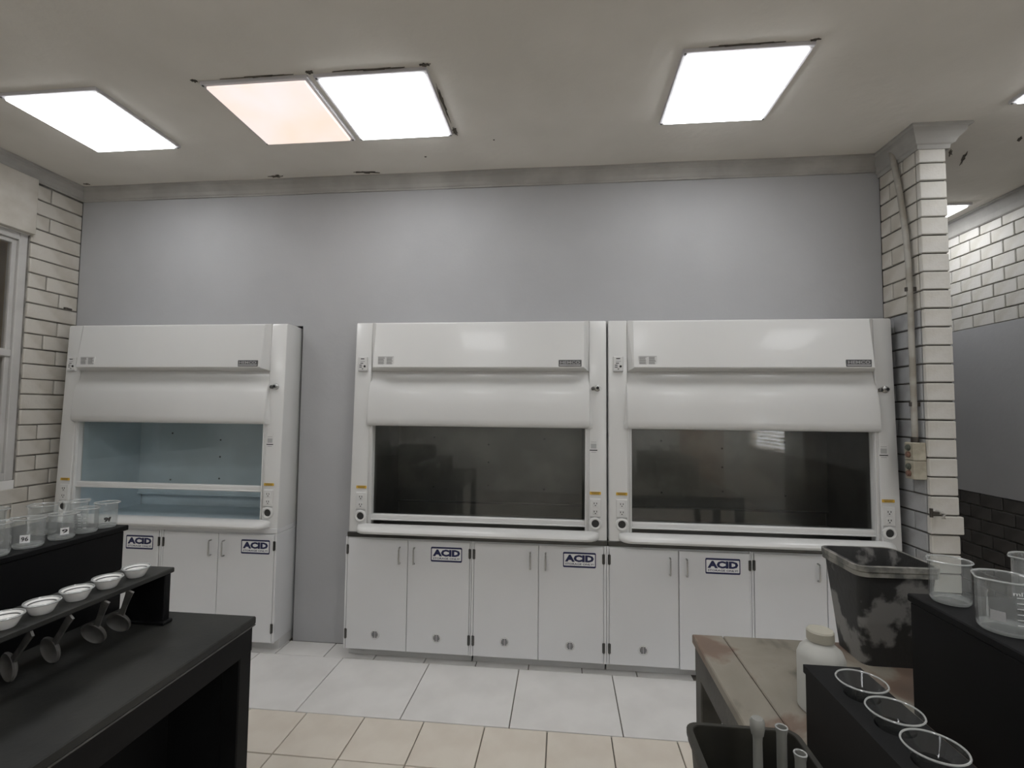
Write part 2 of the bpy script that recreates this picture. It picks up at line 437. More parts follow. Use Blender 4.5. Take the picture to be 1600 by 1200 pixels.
# ------------------------------------------------------------------ fume hoods
ZB, ZT = .852, 2.30
def yf(z): return 3.292+(z-ZB)/(ZT-ZB)*.04
def outlet(t, xc, zc):
    y = yf(zc)-.001
    p = MB(); p.box(xc-.036, xc+.036, y-.006, y+.004, zc-.058, zc+.058, 'hood_white_matt', .003)
    p.box(xc-.034, xc+.034, y-.0065, y-.004, zc-.0625, zc-.0595, 'label_grey')
    for dz in (.026, -.026):
        p.box(xc-.016, xc+.016, y-.0085, y-.005, zc+dz-.019, zc+dz+.019, 'hood_white_matt', .002)
        for dx in (-.008, .008): p.box(xc+dx-.0022, xc+dx+.0022, y-.0092, y-.008, zc+dz-.002, zc+dz+.008, 'ink')
        p.box(xc-.0035, xc+.0035, y-.0092, y-.008, zc+dz-.013, zc+dz-.007, 'ink')
    p.build('outlet_plate', None, t)
    s = MB(); s.box(xc-.036, xc+.036, y-.0015, y+.002, zc+.085, zc+.103, 'yellow')
    s.box(xc-.028, xc+.028, y-.0022, y-.001, zc+.0975, zc+.1005, 'ink'); s.box(xc-.024, xc+.024, y-.0022, y-.001, zc+.089, zc+.092, 'ink')
    s.build('warning_sticker', None, t)
def port(t, xc, zc):
    y = yf(zc)
    M = Matrix.Translation((xc, y, zc)) @ Matrix.Rotation(math.pi/2, 4, 'X')
    p = MB(); p.lathe([(.024, .0), (.026, .010), (.033, .012), (.041, .008), (.043, -.004)], 28, 'hood_white_matt', M)
    p.lathe([(.0, .002), (.0255, .002)], 28, 'liner_black', M)
    p.build('service_port', None, t, True)
def hood(x0, x1, rail_z, label, liner, group='fume hoods along the grey wall'):
    t = thing('fume_hood', ((x0+x1)/2, 3.6, ZB), label, 'fume hood', group)
    inv = Matrix.Translation(t.location).inverted()
    def fin(o): o.matrix_parent_inverse = inv; return o
    made = []
    def B(mb, name, m=None, smooth=False):
        o = mb.build(name, m, t, smooth); fin(o); return o
    ix0, ix1 = x0+.150, x1-.142
    # outer shell
    sh = MB(); sh.box(x0, x0+.02, 3.459, 3.96, ZB, ZT-.004); sh.box(x1-.02, x1, 3.459, 3.96, ZB, ZT-.004)
    sh.box(x0+.02, x1-.02, 3.38, 3.96, ZT-.03, ZT-.006); sh.box(x0+.02, x1-.02, 3.94, 3.96, ZB, ZT-.03)
    B(sh, 'shell', 'hood_white')
    # corner posts
    for sd in (0, 1):
        a, b = (x0, x0+.126) if sd == 0 else (x1, x1-.118)
        s = 1 if sd == 0 else -1
        c = .014
        def ring(z):
            y = yf(z)
            return [(a, 3.46, z), (a, y+c*1.6, z), (a+s*c*.35, y+c*.45, z), (a+s*c*1.3, y, z), (b-s*.004, y, z), (b, y+.004, z), (b, 3.46, z)]
        p = MB(); p.loft([ring(ZB), ring(1.575), ring(ZT-.012), [(q[0], q[1]+.008, ZT) for q in ring(ZT)]])
        B(p, 'corner_post', 'hood_white', True)
        j = MB(); e = ix0 if sd == 0 else ix1
        lo, hi = sorted((b, e))
        j.box(lo-.002, hi+.002, 3.312, 3.362, ZB, 1.60, None, .003)
        lo2, hi2 = (e-.009, e) if sd == 0 else (e, e+.009)
        j.box(lo2, hi2, 3.303, 3.34, ZB, 1.60, None, .002)
        B(j, 'jamb', 'hood_white')
        # fairing wedge that carries the post out to the swelling front panel
        w = MB(); y1 = 3.268
        zt, zb = 1.86, 1.576
        P = [(b, yf(zt)+.004, zt), (b-s*.056, yf(zt)+.002, zt), (b, y1+.012, zb+.05), (b-s*.028, yf(zb)+.002, zb+.02), (b-s*.022, yf(zb), zb), (b+s*.01, y1+.016, zb), (b+s*.01, y1+.012, zb+.05), (b+s*.01, yf(zt)+.004, zt), (b+s*.01, 3.33, zb), (b-s*.022, 3.33, zb)]
        w.add(P, [(0, 1, 3, 2), (2, 3, 4, 5), (0, 2, 6, 7), (2, 5, 6), (5, 4, 9, 8)])
        B(w, 'fairing', 'hood_white')
    # swelling lower front panel
    sx0, sx1 = x0+.118, x1-.113
    prof = [(3.372, 1.99), (3.343, 1.98), (3.337, 1.93), (3.325, 1.89), (3.302, 1.85), (3.288, 1.80), (3.278, 1.72), (3.272, 1.63), (3.273, 1.598), (3.279, 1.584), (3.290, 1.577), (3.32, 1.575), (3.372, 1.575)]
    def sec(x, k, dy=0): return [(x, min(3.372, y+dy), z+(k if z < 1.6 else 0)) for y, z in prof]
    f = MB(); f.loft([sec(sx0, .012, .014), sec(sx0+.004, .004, .004), sec(sx0+.014, 0, 0), sec(sx1-.014, 0, 0), sec(sx1-.004, .004, .004), sec(sx1, .012, .014)])
    B(f, 'sash_cover', 'hood_white', True)
    # raised header panel with chamfered sides
    hx0, hx1 = x0+.126, x1-.118
    h = MB(); c = .032
    back = [(hx0, 3.352, 1.953), (hx1, 3.352, 1.953), (hx1, 3.345, ZT), (hx0, 3.345, ZT)]
    mid = [(hx0, 3.336, 1.957), (hx1, 3.336, 1.957), (hx1, 3.328, ZT-.002), (hx0, 3.328, ZT-.002)]
    frn = [(hx0+c, 3.262, 1.974), (hx1-c, 3.262, 1.974), (hx1-c, 3.304, ZT-.010), (hx0+c, 3.304, ZT-.010)]
    fr2 = [(hx0+c+.004, 3.258, 1.980), (hx1-c-.004, 3.258, 1.980), (hx1-c-.004, 3.300, ZT-.016), (hx0+c+.004, 3.300, ZT-.016)]
    h.loft([back, mid, frn, fr2])
    hd = B(h, 'header_panel', 'hood_white')
    B(MB().box(hx0, hx1, 3.345, 3.42, 1.95, ZT), 'header_back', 'hood_white')
    # inside
    l = MB()
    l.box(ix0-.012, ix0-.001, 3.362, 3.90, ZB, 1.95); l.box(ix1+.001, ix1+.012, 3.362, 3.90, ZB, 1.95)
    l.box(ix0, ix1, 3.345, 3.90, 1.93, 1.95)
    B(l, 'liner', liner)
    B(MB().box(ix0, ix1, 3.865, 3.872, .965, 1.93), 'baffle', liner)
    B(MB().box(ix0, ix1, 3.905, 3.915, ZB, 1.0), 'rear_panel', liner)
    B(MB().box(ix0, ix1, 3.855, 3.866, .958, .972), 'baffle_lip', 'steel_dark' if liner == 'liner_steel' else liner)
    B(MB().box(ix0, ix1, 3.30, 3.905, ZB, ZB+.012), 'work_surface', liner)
    for u in (.2, .5, .8):
        for z in (1.42, 1.28, 1.10) if u == .5 else (1.47, 1.08):
            M = Matrix.Translation((ix0+(ix1-ix0)*u, 3.866, z)) @ Matrix.Rotation(math.pi/2, 4, 'X')
            B(MB().lathe([(.0, .005), (.006, .005), (.008, .0)], 8, None, M), 'bolt', 'liner_black')
    # sash
    B(MB().box(ix0+.003, ix1-.003, 3.349, 3.354, rail_z+.03, 1.70), 'sash_glass', 'sash_glass')
    r = MB(); r.box(ix0-.006, ix1+.006, 3.322, 3.362, rail_z, rail_z+.042, None, .007, 3); r.box(ix0-.006, ix1+.006, 3.312, 3.33, rail_z+.002, rail_z+.012, None, .004, 2)
    B(r, 'sash_rail', 'hood_white', True)
    # air-foil sill
    sa, sb = x0+.064, x1-.055
    sp = [(3.335, .866), (3.30, .908), (3.262, .910), (3.232, .901), (3.212, .886), (3.207, .872), (3.212, .860), (3.225, .854), (3.28, .853), (3.335, .853)]
    def ssec(x, k): return [(x, 3.335+(y-3.335)*k if y < 3.29 else y, .876+(z-.876)*(.35+.65*k)) for y, z in sp]
    a = MB(); a.loft([ssec(sa, .42), ssec(sa+.008, .62), ssec(sa+.025, .82), ssec(sa+.05, .96), ssec(sa+.08, 1), ssec(sb-.08, 1), ssec(sb-.05, .96), ssec(sb-.025, .82), ssec(sb-.008, .62), ssec(sb, .42)])
    B(a, 'sill', 'hood_white', True)
    # name plate and data label on the header
    def hy(z): return 3.258+(z-1.980)/(ZT-.016-1.980)*.042-.0015
    np_ = MB(); cx, cz, pw, ph = x1-.245, 2.005, .150, .045
    np_.box(cx-pw/2, cx+pw/2, hy(cz)-.003, hy(cz)+.004, cz-ph/2, cz+ph/2, 'plate_grey', .002)
    np_.box(cx-pw*.46, cx+pw*.46, hy(cz)-.0036, hy(cz)-.002, cz-.016, cz-.008, 'label_grey')
    flat_text(np_, 'HEMCO', cx, cz+.006, pw*.86, .019, hy(cz)-.0042, 'label_grey', .02)
    B(np_, 'nameplate')
    dl = MB(); cx, cz = x0+.250, 2.018
    dl.box(cx-.058, cx+.058, hy(cz)-.001, hy(cz)+.005, cz-.036, cz+.036, 'hood_white_matt')
    y = hy(cz)-.0016
    dl.box(cx-.055, cx+.055, y, y+.001, cz+.031, cz+.034, 'label_grey')
    for k in range(9):
        z = cz+.026-k*.0055
        for (c0, c1) in ((-.054, -.006), (.006, .052)):
            dl.box(cx+c0, cx+c1-random.random()*.012, y, y+.001, z-.0014, z+.0014, 'label_dark')
    dl.box(cx-.054, cx-.020, y, y+.001, cz-.031, cz-.026, 'ink'); dl.box(cx+.022, cx+.050, y, y+.001, cz-.031, cz-.027, 'ink')
    B(dl, 'data_label')
    # alarm monitor on the left post
    am = MB(); cx, cz = x0+.066, 2.005; y = yf(cz)
    am.box(cx-.033, cx+.033, y-.016, y+.004, cz-.052, cz+.052, 'hood_white_matt', .004)
    y -= .0165
    am.box(cx-.031, cx+.031, y, y+.002, cz-.050, cz-.043, 'label_grey')
    am.box(cx-.014, cx+.012, y-.0004, y+.001, cz+.033, cz+.039, 'ink')
    for k, (w, dx) in enumerate(((.032, 0), (.020, -.006), (.018, -.014), (.018, -.014), (.010, .0))):
        am.box(cx+dx-w/2, cx+dx+w/2, y-.0004, y+.001, cz+.018-k*.013-.0025, cz+.018-k*.013+.0025, 'label_grey' if k < 1 else 'ink')
    M = Matrix.Translation((cx+.015, y, cz-.016)) @ Matrix.Rotation(math.pi/2, 4, 'X')
    am.lathe([(.0, .003), (.007, .003), (.008, .0)], 12, 'ink', M)
    B(am, 'airflow_alarm')
    # cord lock on the right post
    ck = MB(); cx, cz = x1-.062, 1.845; y = yf(cz)
    M = Matrix.Translation((cx, y, cz)) @ Matrix.Rotation(math.pi/2, 4, 'X')
    ck.lathe([(.022, .0), (.020, .012), (.012, .014), (.010, .026), (.0, .027)], 18, 'steel', M)
    ck.lathe([(.0, .031), (.009, .031), (.010, .024)], 14, 'ink', M)
    M = Matrix.Translation((cx-.030, y, cz-.004)) @ Matrix.Rotation(math.pi/2, 4, 'X')
    ck.lathe([(.012, .0), (.012, .016), (.0, .017)], 14, 'steel_dark', M)
    ck.box(cx-.03, cx+.004, y-.012, y-.006, cz+.004, cz+.012, 'steel')
    B(ck, 'latch_knob', None, True)
    # sticker on the right post (its code left off)
    st = MB(); cx, cz = x1-.088, 1.462; y = yf(cz)
    st.box(cx-.026, cx+.026, y-.001, y+.003, cz-.050, cz+.045, 'hood_white_matt')
    st.box(cx-.025, cx+.025, y-.0018, y, cz-.032, cz-.026, 'ink'); st.box(cx-.016, cx+.016, y-.0018, y, cz-.044, cz-.040, 'label_grey')
    st.box(cx-.018, cx+.018, y-.0018, y, cz+.022, cz+.026, 'label_grey'); st.box(cx-.018, cx+.018, y-.0018, y, cz-.018, cz+.014, 'label_grey')
    B(st, 'post_sticker')
    for xc in (x0+.085, x1-.077):
        n0 = set(t.children)
        outlet(t, xc, 1.060); port(t, xc, .958)
        for o in set(t.children)-n0: fin(o)
    return t
H1 = hood(-3.730, -1.977, 1.094, 'white fume hood with pale blue interior and sash rail raised halfway', 'liner_blue')
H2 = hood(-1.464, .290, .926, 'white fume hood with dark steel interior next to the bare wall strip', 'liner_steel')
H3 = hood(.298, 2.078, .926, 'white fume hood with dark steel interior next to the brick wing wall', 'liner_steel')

for (a, b, lab, m) in ((-3.730, -1.977, 'pale worktop strip beneath the hood with blue interior', 'cab_white'),
                       (-1.468, .2925, 'dark steel worktop strip under the hood next to the bare wall strip', 'steel_dark'),
                       (.2945, 2.08, 'dark steel worktop strip under the hood next to the brick wing wall', 'steel_dark')):
    MB().box(a, b, 3.290, 3.93, .8165, ZB-.001, None, .003).build('worktop', m, None, label=lab, category='worktop', group='worktops under the hoods')

# ------------------------------------------------------------------ base cabinets
_sign = {}
def sign_mesh():
    if 'm' not in _sign:
        w, h = .212, .098
        mb = MB()
        def rr(w, h, r, y, m):
            pts = []
            for cx, cz, a0 in ((w/2-r, h/2-r, 0), (-w/2+r, h/2-r, 90), (-w/2+r, -h/2+r, 180), (w/2-r, -h/2+r, 270)):
                for k in range(5):
                    a = math.radians(a0+k*22.5); pts.append((cx+r*math.cos(a), y, cz+r*math.sin(a)))
            mb.add(pts, [tuple(range(len(pts)))], m)
        rr(w, h, .008, -.0012, 'navy'); rr(w-.012, h-.022, .004, -.0016, 'label_white')
        flat_text(mb, 'ACID', 0, .010, w*.88, h*.47, -.0022, 'navy', .06)
        flat_text(mb, 'STORAGE ONLY!', 0, -h*.265, w*.86, h*.12, -.0022, 'navy', .02)
        me = bpy.data.meshes.new('acid_sign'); mb.bm.to_mesh(me); mb.bm.free()
        for q in mb.mats: me.materials.append(MATS[q])
        _sign['m'] = me
    return _sign['m']
_parts = {}
def part_mesh(kind):
    if kind in _parts: return _parts[kind]
    mb = MB()
    if kind == 'handle':
        mb.tube([(0, 0, .052), (0, -.012, .053), (0, -.024, .050), (0, -.027, .042), (0, -.027, 0), (0, -.027, -.042), (0, -.024, -.050), (0, -.012, -.053), (0, 0, -.052)], .0052, 8, 'steel')
    if kind == 'hinge':
        mb.tube([(0, -.004, -.032), (0, -.004, .032)], .0055, 8, 'steel_dark')
        mb.box(-.009, .009, -.002, .002, -.03, .03, 'steel_dark')
    if kind == 'vent':
        M = Matrix.Rotation(math.pi/2, 4, 'X')
        mb.lathe([(.024, .003), (.031, .003), (.033, -.001)], 24, 'cab_side', M); mb.lathe([(.0, .001), (.024, .001)], 24, 'cab_white', M)
        for k in range(5):
            z = (k-2)*.0082; L = math.sqrt(max(0, .0215**2-z*z))
            mb.box(-L, -.0015, -.002, -.0005, z-.0022, z+.0022, 'ink'); mb.box(.0015, L, -.002, -.0005, z-.0022, z+.0022, 'ink')
    bmesh.ops.recalc_face_normals(mb.bm, faces=mb.bm.faces)
    me = bpy.data.meshes.new(kind); mb.bm.to_mesh(me); mb.bm.free()
    for q in mb.mats: me.materials.append(MATS[q])
    for f in me.polygons: f.use_smooth = (kind == 'handle')
    _parts[kind] = me; return me
def cabinet(x0, x1, d0, dm, d1, label, signx=None, ajar=0., sidem='cab_side', vents=True):
    t = thing('storage_cabinet', ((x0+x1)/2, 3.6, 0), label, 'cabinet', 'acid storage cabinets under the hoods')
    inv = Matrix.Translation(t.location).inverted()
    bd = MB(); bd.box(x0, x1, 3.300, 3.86, .072, .815, 'cab_white', .002); bd.box(x0+.005, x1-.005, 3.37, 3.85, 0, .073, 'cab_side')
    bd.box(x0, d0-.003, 3.291, 3.302, .072, .815, 'cab_white', .001); bd.box(d1+.003, x1, 3.291, 3.302, .072, .815, 'cab_white', .001)
    b = bd.build('body', None, t); b.matrix_parent_inverse = inv
    for side, (a, c) in enumerate(((d0, dm-.002), (dm+.002, d1))):
        dy = -ajar if side else 0
        yd = 3.288+dy
        dr = MB().box(a, c, yd, yd+.0095-dy, .074, .806, None, .002).build('door', 'cab_white', t); dr.matrix_parent_inverse = inv
        h = link('handle', part_mesh('handle'), dr); h.location = ((c-.052) if side == 0 else (a+.044), yd, .706)
        for z in (.733, .172):
            g = link('hinge', part_mesh('hinge'), dr); g.location = (a-.001 if side == 0 else c+.001, yd+.002, z)
        if vents:
            v = link('vent', part_mesh('vent'), dr); v.location = ((a+c)/2-.005, yd, .174)
        if side == 1 and signx is not None:
            s = link('acid_sign', sign_mesh(), dr); s.location = (signx, yd, .722)
            s['label'] = 'white sign with navy border reading ACID STORAGE ONLY!'
    return t
cabinet(-3.72, -2.850, -3.702, -3.288, -2.866, 'white two-door acid cabinet beside the brick pier, half hidden by the black shelf', -3.013)
cabinet(-2.848, -1.977, -2.829, -2.410, -1.995, 'white two-door acid cabinet with its side panel facing the bare wall strip', -2.131)
cabinet(-1.476, -.6025, -1.460, -1.038, -.615, 'white two-door acid cabinet next to the bare wall strip, full front visible', -.772)
cabinet(-.6005, .2835, -.584, -.155, .264, 'white two-door acid cabinet between the one by the wall strip and the one ajar', .110)
cabinet(.2855, 1.1815, .303, .7375, 1.168, 'white two-door acid cabinet with one door standing slightly ajar', 1.005, .010)
cabinet(1.1835, 2.076, 1.199, 1.630, 2.058, 'white two-door cabinet half hidden by the worn black bin', None)

# ------------------------------------------------------------------ wall fittings at the wing wall
cp = MB(); cp.tube([(2.104, 3.330, 3.405), (2.102, 3.318, 3.36), (2.10, 3.252, 3.06), (2.10, 3.215, 2.80), (2.098, 3.196, 2.60), (2.096, 3.190, 2.4), (2.095, 3.188, 2.0), (2.094, 3.187, 1.545)], .0165, 12, 'pvc')
for z, y in ((2.45, 3.191), (1.75, 3.187)): cp.box(2.07, 2.132, y-.006, y+.006, z-.012, z+.012, 'brass_dark')
cp.tube([(2.094, 3.187, 1.555), (2.094, 3.187, 1.522)], .021, 12, 'brass_dark')
cp.build('conduit_pipe', None, None, True, label='dirty cream conduit pipe bending down the brick wing wall', category='pipe')
for k, (z0, z1) in enumerate(((1.4165, 1.523), (1.305, 1.4145))):
    t = thing('switch_box', (2.095, 3.19, z0), ('upper' if k == 0 else 'lower')+' cream push-button switch box on the side of the wing wall', 'switch', 'switch boxes on the wing wall')
    MB().box(-.037, .037, -.04, .038, 0, z1-z0, None, .005).build('case', 'switch_box', t)
    for dz, m in ((.075, 'btn_green'), (.034, 'btn_red')):
        M = Matrix.Translation((-.037, .0, dz)) @ Matrix.Rotation(-math.pi/2, 4, 'Y')
        MB().lathe([(.019, -.002), (.018, .008), (.013, .009), (.012, .014), (.0, .0145)], 14, None, M).build('push_button', m, t, True)
tp = MB(); tp.tube([(2.16, 3.135, 1.128), (2.16, 3.09, 1.128), (2.156, 3.072, 1.122), (2.152, 3.066, 1.10)], .011, 10, 'pvc')
tp.tube([(2.15, 3.10, 1.125), (2.11, 3.10, 1.127)], .008, 8, 'brass_dark'); tp.tube([(2.11, 3.10, 1.10), (2.11, 3.10, 1.15)], .009, 8, 'brass_dark')
tp.build('wall_tap', None, None, True, label='small old tap on the corner of the wing wall', category='tap')
for (y, z) in ((3.40, 2.45),):
    mm = MB(); mm.tube([(XL-.005, y, z), (XL+.03, y-.01, z-.005), (XL+.04, y+.02, z-.01)], .008, 8, 'brass_dark')
    mm.build('wall_hook', None, None, True, label='broken pipe stub sticking out of the brick pier', category='hook')

# ------------------------------------------------------------------ benches
def bench(name, x0, x1, y0, y1, label, topm, legm, split=False, edge=None):
    z = .9; t = thing(name, ((x0+x1)/2, (y0+y1)/2, 0), label, 'bench')
    inv = Matrix.Translation(t.location).inverted()
    def fin(o): o.matrix_parent_inverse = inv; return o
    if split:
        cuts = [x0, x0+.105, x0+.42, x0+.82, x1]
        for k, (a, b) in enumerate(zip(cuts, cuts[1:])):
            fin(MB().box(a+(.0015 if k else 0), b-.0015, y0, y1, z-.03, z, None, .003).build('top_plank', topm, t))
    else:
        fin(MB().box(x0, x1, y0, y1, z-.028, z, None, .004).build('top', topm, t))
        if edge: fin(MB().box(x0+.004, x1-.0, y0, y1-.004, z-.0325, z-.0275).build('edge_strip', edge, t))
    i = .008
    for (a, b, c, d) in ((x0+i, x0+i+.035, y0+i, y1-i), (x1-i-.035, x1-i, y0+i, y1-i), (x0+i+.035, x1-i-.035, y1-i-.035, y1-i), (x0+i+.035, x1-i-.035, y0+i, y0+i+.035)):
        fin(MB().box(a, b, c, d, z-.125, z-.0315, None, .003).build('apron', legm, t))
    L = .07
    for cx in (x0+i, x1-i-L):
        for cy in (y0+i, (y0+y1)/2, y1-i-L):
            fin(MB().box(cx+.001, cx+L-.001, cy+.001, cy+L-.001, 0, z-.12, None, .004).build('leg', legm, t))
    fin(MB().box(x0+.08, x1-.08, y0+.08, y1-.08, .12, .15).build('lower_shelf', legm, t))
    if not split:
        fin(MB().box(x0+.07, x1-.075, y1-.075, y1-.055, .0, z-.10).build('end_panel', legm, t))
        fin(MB().box(x1-.30, x1-.28, y0+.06, y1-.075, .0, z-.04).build('side_panel', legm, t))
    return t
bench('lab_bench', -2.35, -1.155, .05, 1.805, 'black painted lab bench with dusty top and open underside', 'bench_black', 'shelf_black', False, 'bench_edge')
bench('worn_bench', .46, 1.70, .30, 1.855, 'worn olive bench with stained bare wooden plank top', 'worn_top', 'olive_paint', True)

def shelf_box(name, x0, x1, y0, y1, z1, label, parts):
    t = thing(name, ((x0+x1)/2, (y0+y1)/2, .9), label, 'shelf')
    inv = Matrix.Translation(t.location).inverted()
    for nm, dims, m in parts:
        MB().box(*dims, None, .003).build(nm, m, t).matrix_parent_inverse = inv
    return t
# tall closed risers that carry the beakers
shelf_box('riser_shelf', -2.10, -1.715, .10, 1.82-.03, 1.22, 'tall black riser on the dusty black bench, carrying a row of beakers',
    [('top_board', (-2.12, -1.715, .10, 1.818, 1.20, 1.22), 'shelf_black'), ('front_board', (-1.735, -1.718, .10, 1.80, .9, 1.20), 'shelf_black'),
     ('back_board', (-2.10, -2.08, .10, 1.80, .9, 1.20), 'shelf_black'), ('end_board', (-2.08, -1.735, 1.775, 1.80, .9, 1.20), 'shelf_black')])
shelf_box('riser_shelf', .92, 1.38, .35, 1.45, 1.21, 'tall black riser on the worn plank bench, carrying beakers beside the black bin',
    [('top_board', (.92, 1.40, .35, 1.452, 1.19, 1.21), 'shelf_black'), ('front_board', (.923, .941, .36, 1.445, .9, 1.19), 'shelf_black'),
     ('back_board', (1.37, 1.39, .36, 1.445, .9, 1.19), 'shelf_black'), ('end_board', (.941, 1.37, 1.425, 1.445, .9, 1.19), 'shelf_black')])
# low shelf of dishes on the black bench
shelf_box('dish_shelf', -1.60, -1.434, .30, 1.725, 1.095, 'low black plank shelf on end boards, carrying white dishes',
    [('plank', (-1.605, -1.434, .30, 1.727, 1.077, 1.095), 'bench_black'), ('end_board', (-1.595, -1.44, 1.69, 1.718, .9, 1.077), 'shelf_black'),
     ('end_board', (-1.595, -1.44, .32, .345, .9, 1.077), 'shelf_black'), ('foot_strip', (-1.605, -1.430, 1.68, 1.724, .9, .912), 'shelf_black')])
# low funnel shelf on the worn bench, with holes
FY = [1.143, 1.039, .938, .838, .738]; FX = .630
fs = thing('funnel_shelf', (.63, .8, .9), 'low black box shelf with round holes, carrying glass funnels', 'shelf')
inv = Matrix.Translation(fs.location).inverted()
pl = MB(); X0, X1, z0, z1, R = .568, .695, 1.077, 1.095, .033
ys = [1.265, 1.091, .9885, .888, .788, .688, .40]
def ring_cell(y0, y1, cy):
    n = 32; sq = []; ci = []
    for k in range(n):
        a = 2*math.pi*(k+.5)/n; c, s = math.cos(a), math.sin(a)
        tx = ((X1-FX) if c > 0 else (FX-X0))/abs(c) if abs(c) > 1e-6 else 9; ty = ((y1-cy) if s > 0 else (cy-y0))/abs(s) if abs(s) > 1e-6 else 9
        q = min(tx, ty); sq.append((FX+q*c, cy+q*s)); ci.append((FX+R*c, cy+R*s))
    for cx, cyy in ((X0, y0), (X0, y1), (X1, y0), (X1, y1)):
        k = min(range(n), key=lambda k: (sq[k][0]-cx)**2+(sq[k][1]-cyy)**2); sq[k] = (cx, cyy)
    v = [(*p, z1) for p in sq]+[(*p, z1) for p in ci]+[(*p, z0) for p in ci]+[(*p, z0) for p in sq]
    f = []
    for k in range(n):
        j = (k+1) % n
        f += [(k, j, n+j, n+k), (n+k, n+j, 2*n+j, 2*n+k), (2*n+k, 2*n+j, 3*n+j, 3*n+k), (3*n+k, 3*n+j, j, k)]
    pl.add(v, f)
for i, cy in enumerate(FY): ring_cell(ys[i+1], ys[i], cy)
pl.box(X0, X1, ys[-1], ys[-2], z0, z1)
for nm, o in (('plank', pl.build('plank', 'shelf_black', fs)),
              ('side', MB().box(X0+.003, X0+.018, .41, 1.262, .9, z0, None, .002).build('front_board', 'shelf_black', fs)),
              ('side', MB().box(X1-.018, X1-.003, .41, 1.262, .9, z0, None, .002).build('back_board', 'shelf_black', fs)),
              ('end', MB().box(X0+.018, X1-.018, 1.245, 1.262, .9, z0, None, .002).build('end_board', 'shelf_black', fs))):
    o.matrix_parent_inverse = inv

# ------------------------------------------------------------------ glassware
def beaker_meshes(r, h):
    w = .0028
    b = MB(); pr = [(0, 0), (r*.86, 0), (r*.96, .004), (r, .012), (r, h*.93), (r*1.02, h*.975), (r*1.07, h), (r*1.06, h+.002), (r*1.02-w, h*.99), (r-w, h*.93), (r-w, .014), (r*.93-w, .007), (0, .006)]
    b.lathe(pr, 36)
    for v in b.bm.verts:               # pouring lip
        if v.co.z > h*.9:
            a = math.atan2(v.co.y, v.co.x)
            k = math.exp(-(a/.28)**2)*(v.co.z-h*.9)/(h*.1)
            v.co.x += k*r*.22; v.co.z += k*.002
    rm = MB()
    pts = []
    n = 36
    ring = []
    for k in range(n):
        a = 2*math.pi*k/n; d = (a+math.pi) % (2*math.pi)-math.pi
        q = r*1.065+math.exp(-(d/.28)**2)*r*.22
        ring.append([((q-.0+.0022*math.cos(2*math.pi*s/6))*math.cos(a), (q if 0 else (r*1.065+.0022*math.cos(2*math.pi*s/6)))*math.sin(a), h+.0005+.0022*math.sin(2*math.pi*s/6)) for s in range(6)])
    v = [p for rr in ring for p in rr]; f = []
    for k in range(n):
        j = (k+1) % n
        for s in range(6): f.append((k*6+s, j*6+s, j*6+(s+1) % 6, k*6+(s+1) % 6))
    rm.add(v, f)
    ft = MB().lathe([(r*.80, .0005), (r*.90, .0005), (r*.985, .006), (r*.99, .010)], 36)
    return b, rm, ft
def wrap(mb, geo, r, ang, z, w, h, m):
    v, f = geo
    mb.add([((r)*math.cos(ang+a*w/r), r*math.sin(ang+a*w/r), z+b*h) for a, b in v], f, m)
RECT = ([(-.5+i/8, s) for s in (-.5, .5) for i in range(9)], [(i, i+1, 10+i, 9+i) for i in range(8)])
def beaker(x, y, z, r, h, rot, label, mark=None, group=None, markang=-90, grad=False, gang=-60):
    t = thing('beaker', (x, y, z+.0005), label, 'beaker', group)
    b, rm, ft = beaker_meshes(r, h)
    o = b.build('glass_body', 'beaker_glass', t, True); o.rotation_euler.z = math.radians(rot)
    o2 = rm.build('rim', 'beaker_rim', t, True); o2.rotation_euler.z = math.radians(rot)
    ft.build('base_edge', 'beaker_rim', t, True)
    if mark:
        a = math.radians(markang); q = MB()
        if mark[1]: wrap(q, RECT, r+.0006, a, h*.36, r*.62, r*.62, 'label_white')
        wrap(q, text_geo(mark[0], bold=.02 if mark[1] else .05), r+.0013, a, h*.36, r*.42 if mark[1] else r*.62, r*.36 if mark[1] else r*.5, 'ink')
        if grad: pass
        q.build('number_label', None, t)
    if grad:
        a = math.radians(gang); q = MB()
        for k in range(6):
            wrap(q, RECT, r+.0006, a, h*(.25+.1*k), r*.30, .0016, 'label_white')
        for k in range(3): wrap(q, text_geo(str(100+100*k)), r+.0006, a+.42, h*(.25+.2*k), r*.28, .006, 'label_white')
        wrap(q, RECT, r+.0006, a-.75, h*.36, r*.5, r*.42, 'label_grey')
        wrap(q, text_geo('ml', bold=.01), r+.0007, a-.1, h*.82, r*.3, .008, 'label_white')
        q.build('graduation_marks', None, t)
    return t
g = 'beakers along the black riser'
beaker(-1.772, 1.772, 1.22, .036, .094, 20, 'glass beaker marked 9f in black ink, at the riser end next to the hoods', ('9f', False), g, -38)
beaker(-1.770, 1.690, 1.22, .036, .088, 150, 'unmarked glass beaker next to the beaker marked 9f', None, g, grad=True, gang=-75)
beaker(-1.768, 1.598, 1.22, .038, .086, 60, 'glass beaker with a white tag, third from the riser end', ('9', True), g, -30)
beaker(-1.770, 1.490, 1.22, .041, .094, 200, 'glass beaker with a white tag reading 96', ('96', True), g, -52)
beaker(-1.768, 1.385, 1.22, .041, .100, 100, 'glass beaker standing next to the one tagged 96, away from the riser end', None, g, grad=True, gang=-90)
beaker(-1.90, 1.645, 1.22, .042, .104, 170, 'glass beaker in the rear row behind the tagged beakers', None, g)
beaker(-1.92, 1.48, 1.22, .046, .118, 30, 'taller glass beaker in the rear row of the black riser', None, g)
beaker(-1.885, 1.755, 1.22, .038, .098, 80, 'glass beaker in the rear row behind the one marked 9f', None, g)
g = 'beakers beside the black bin'
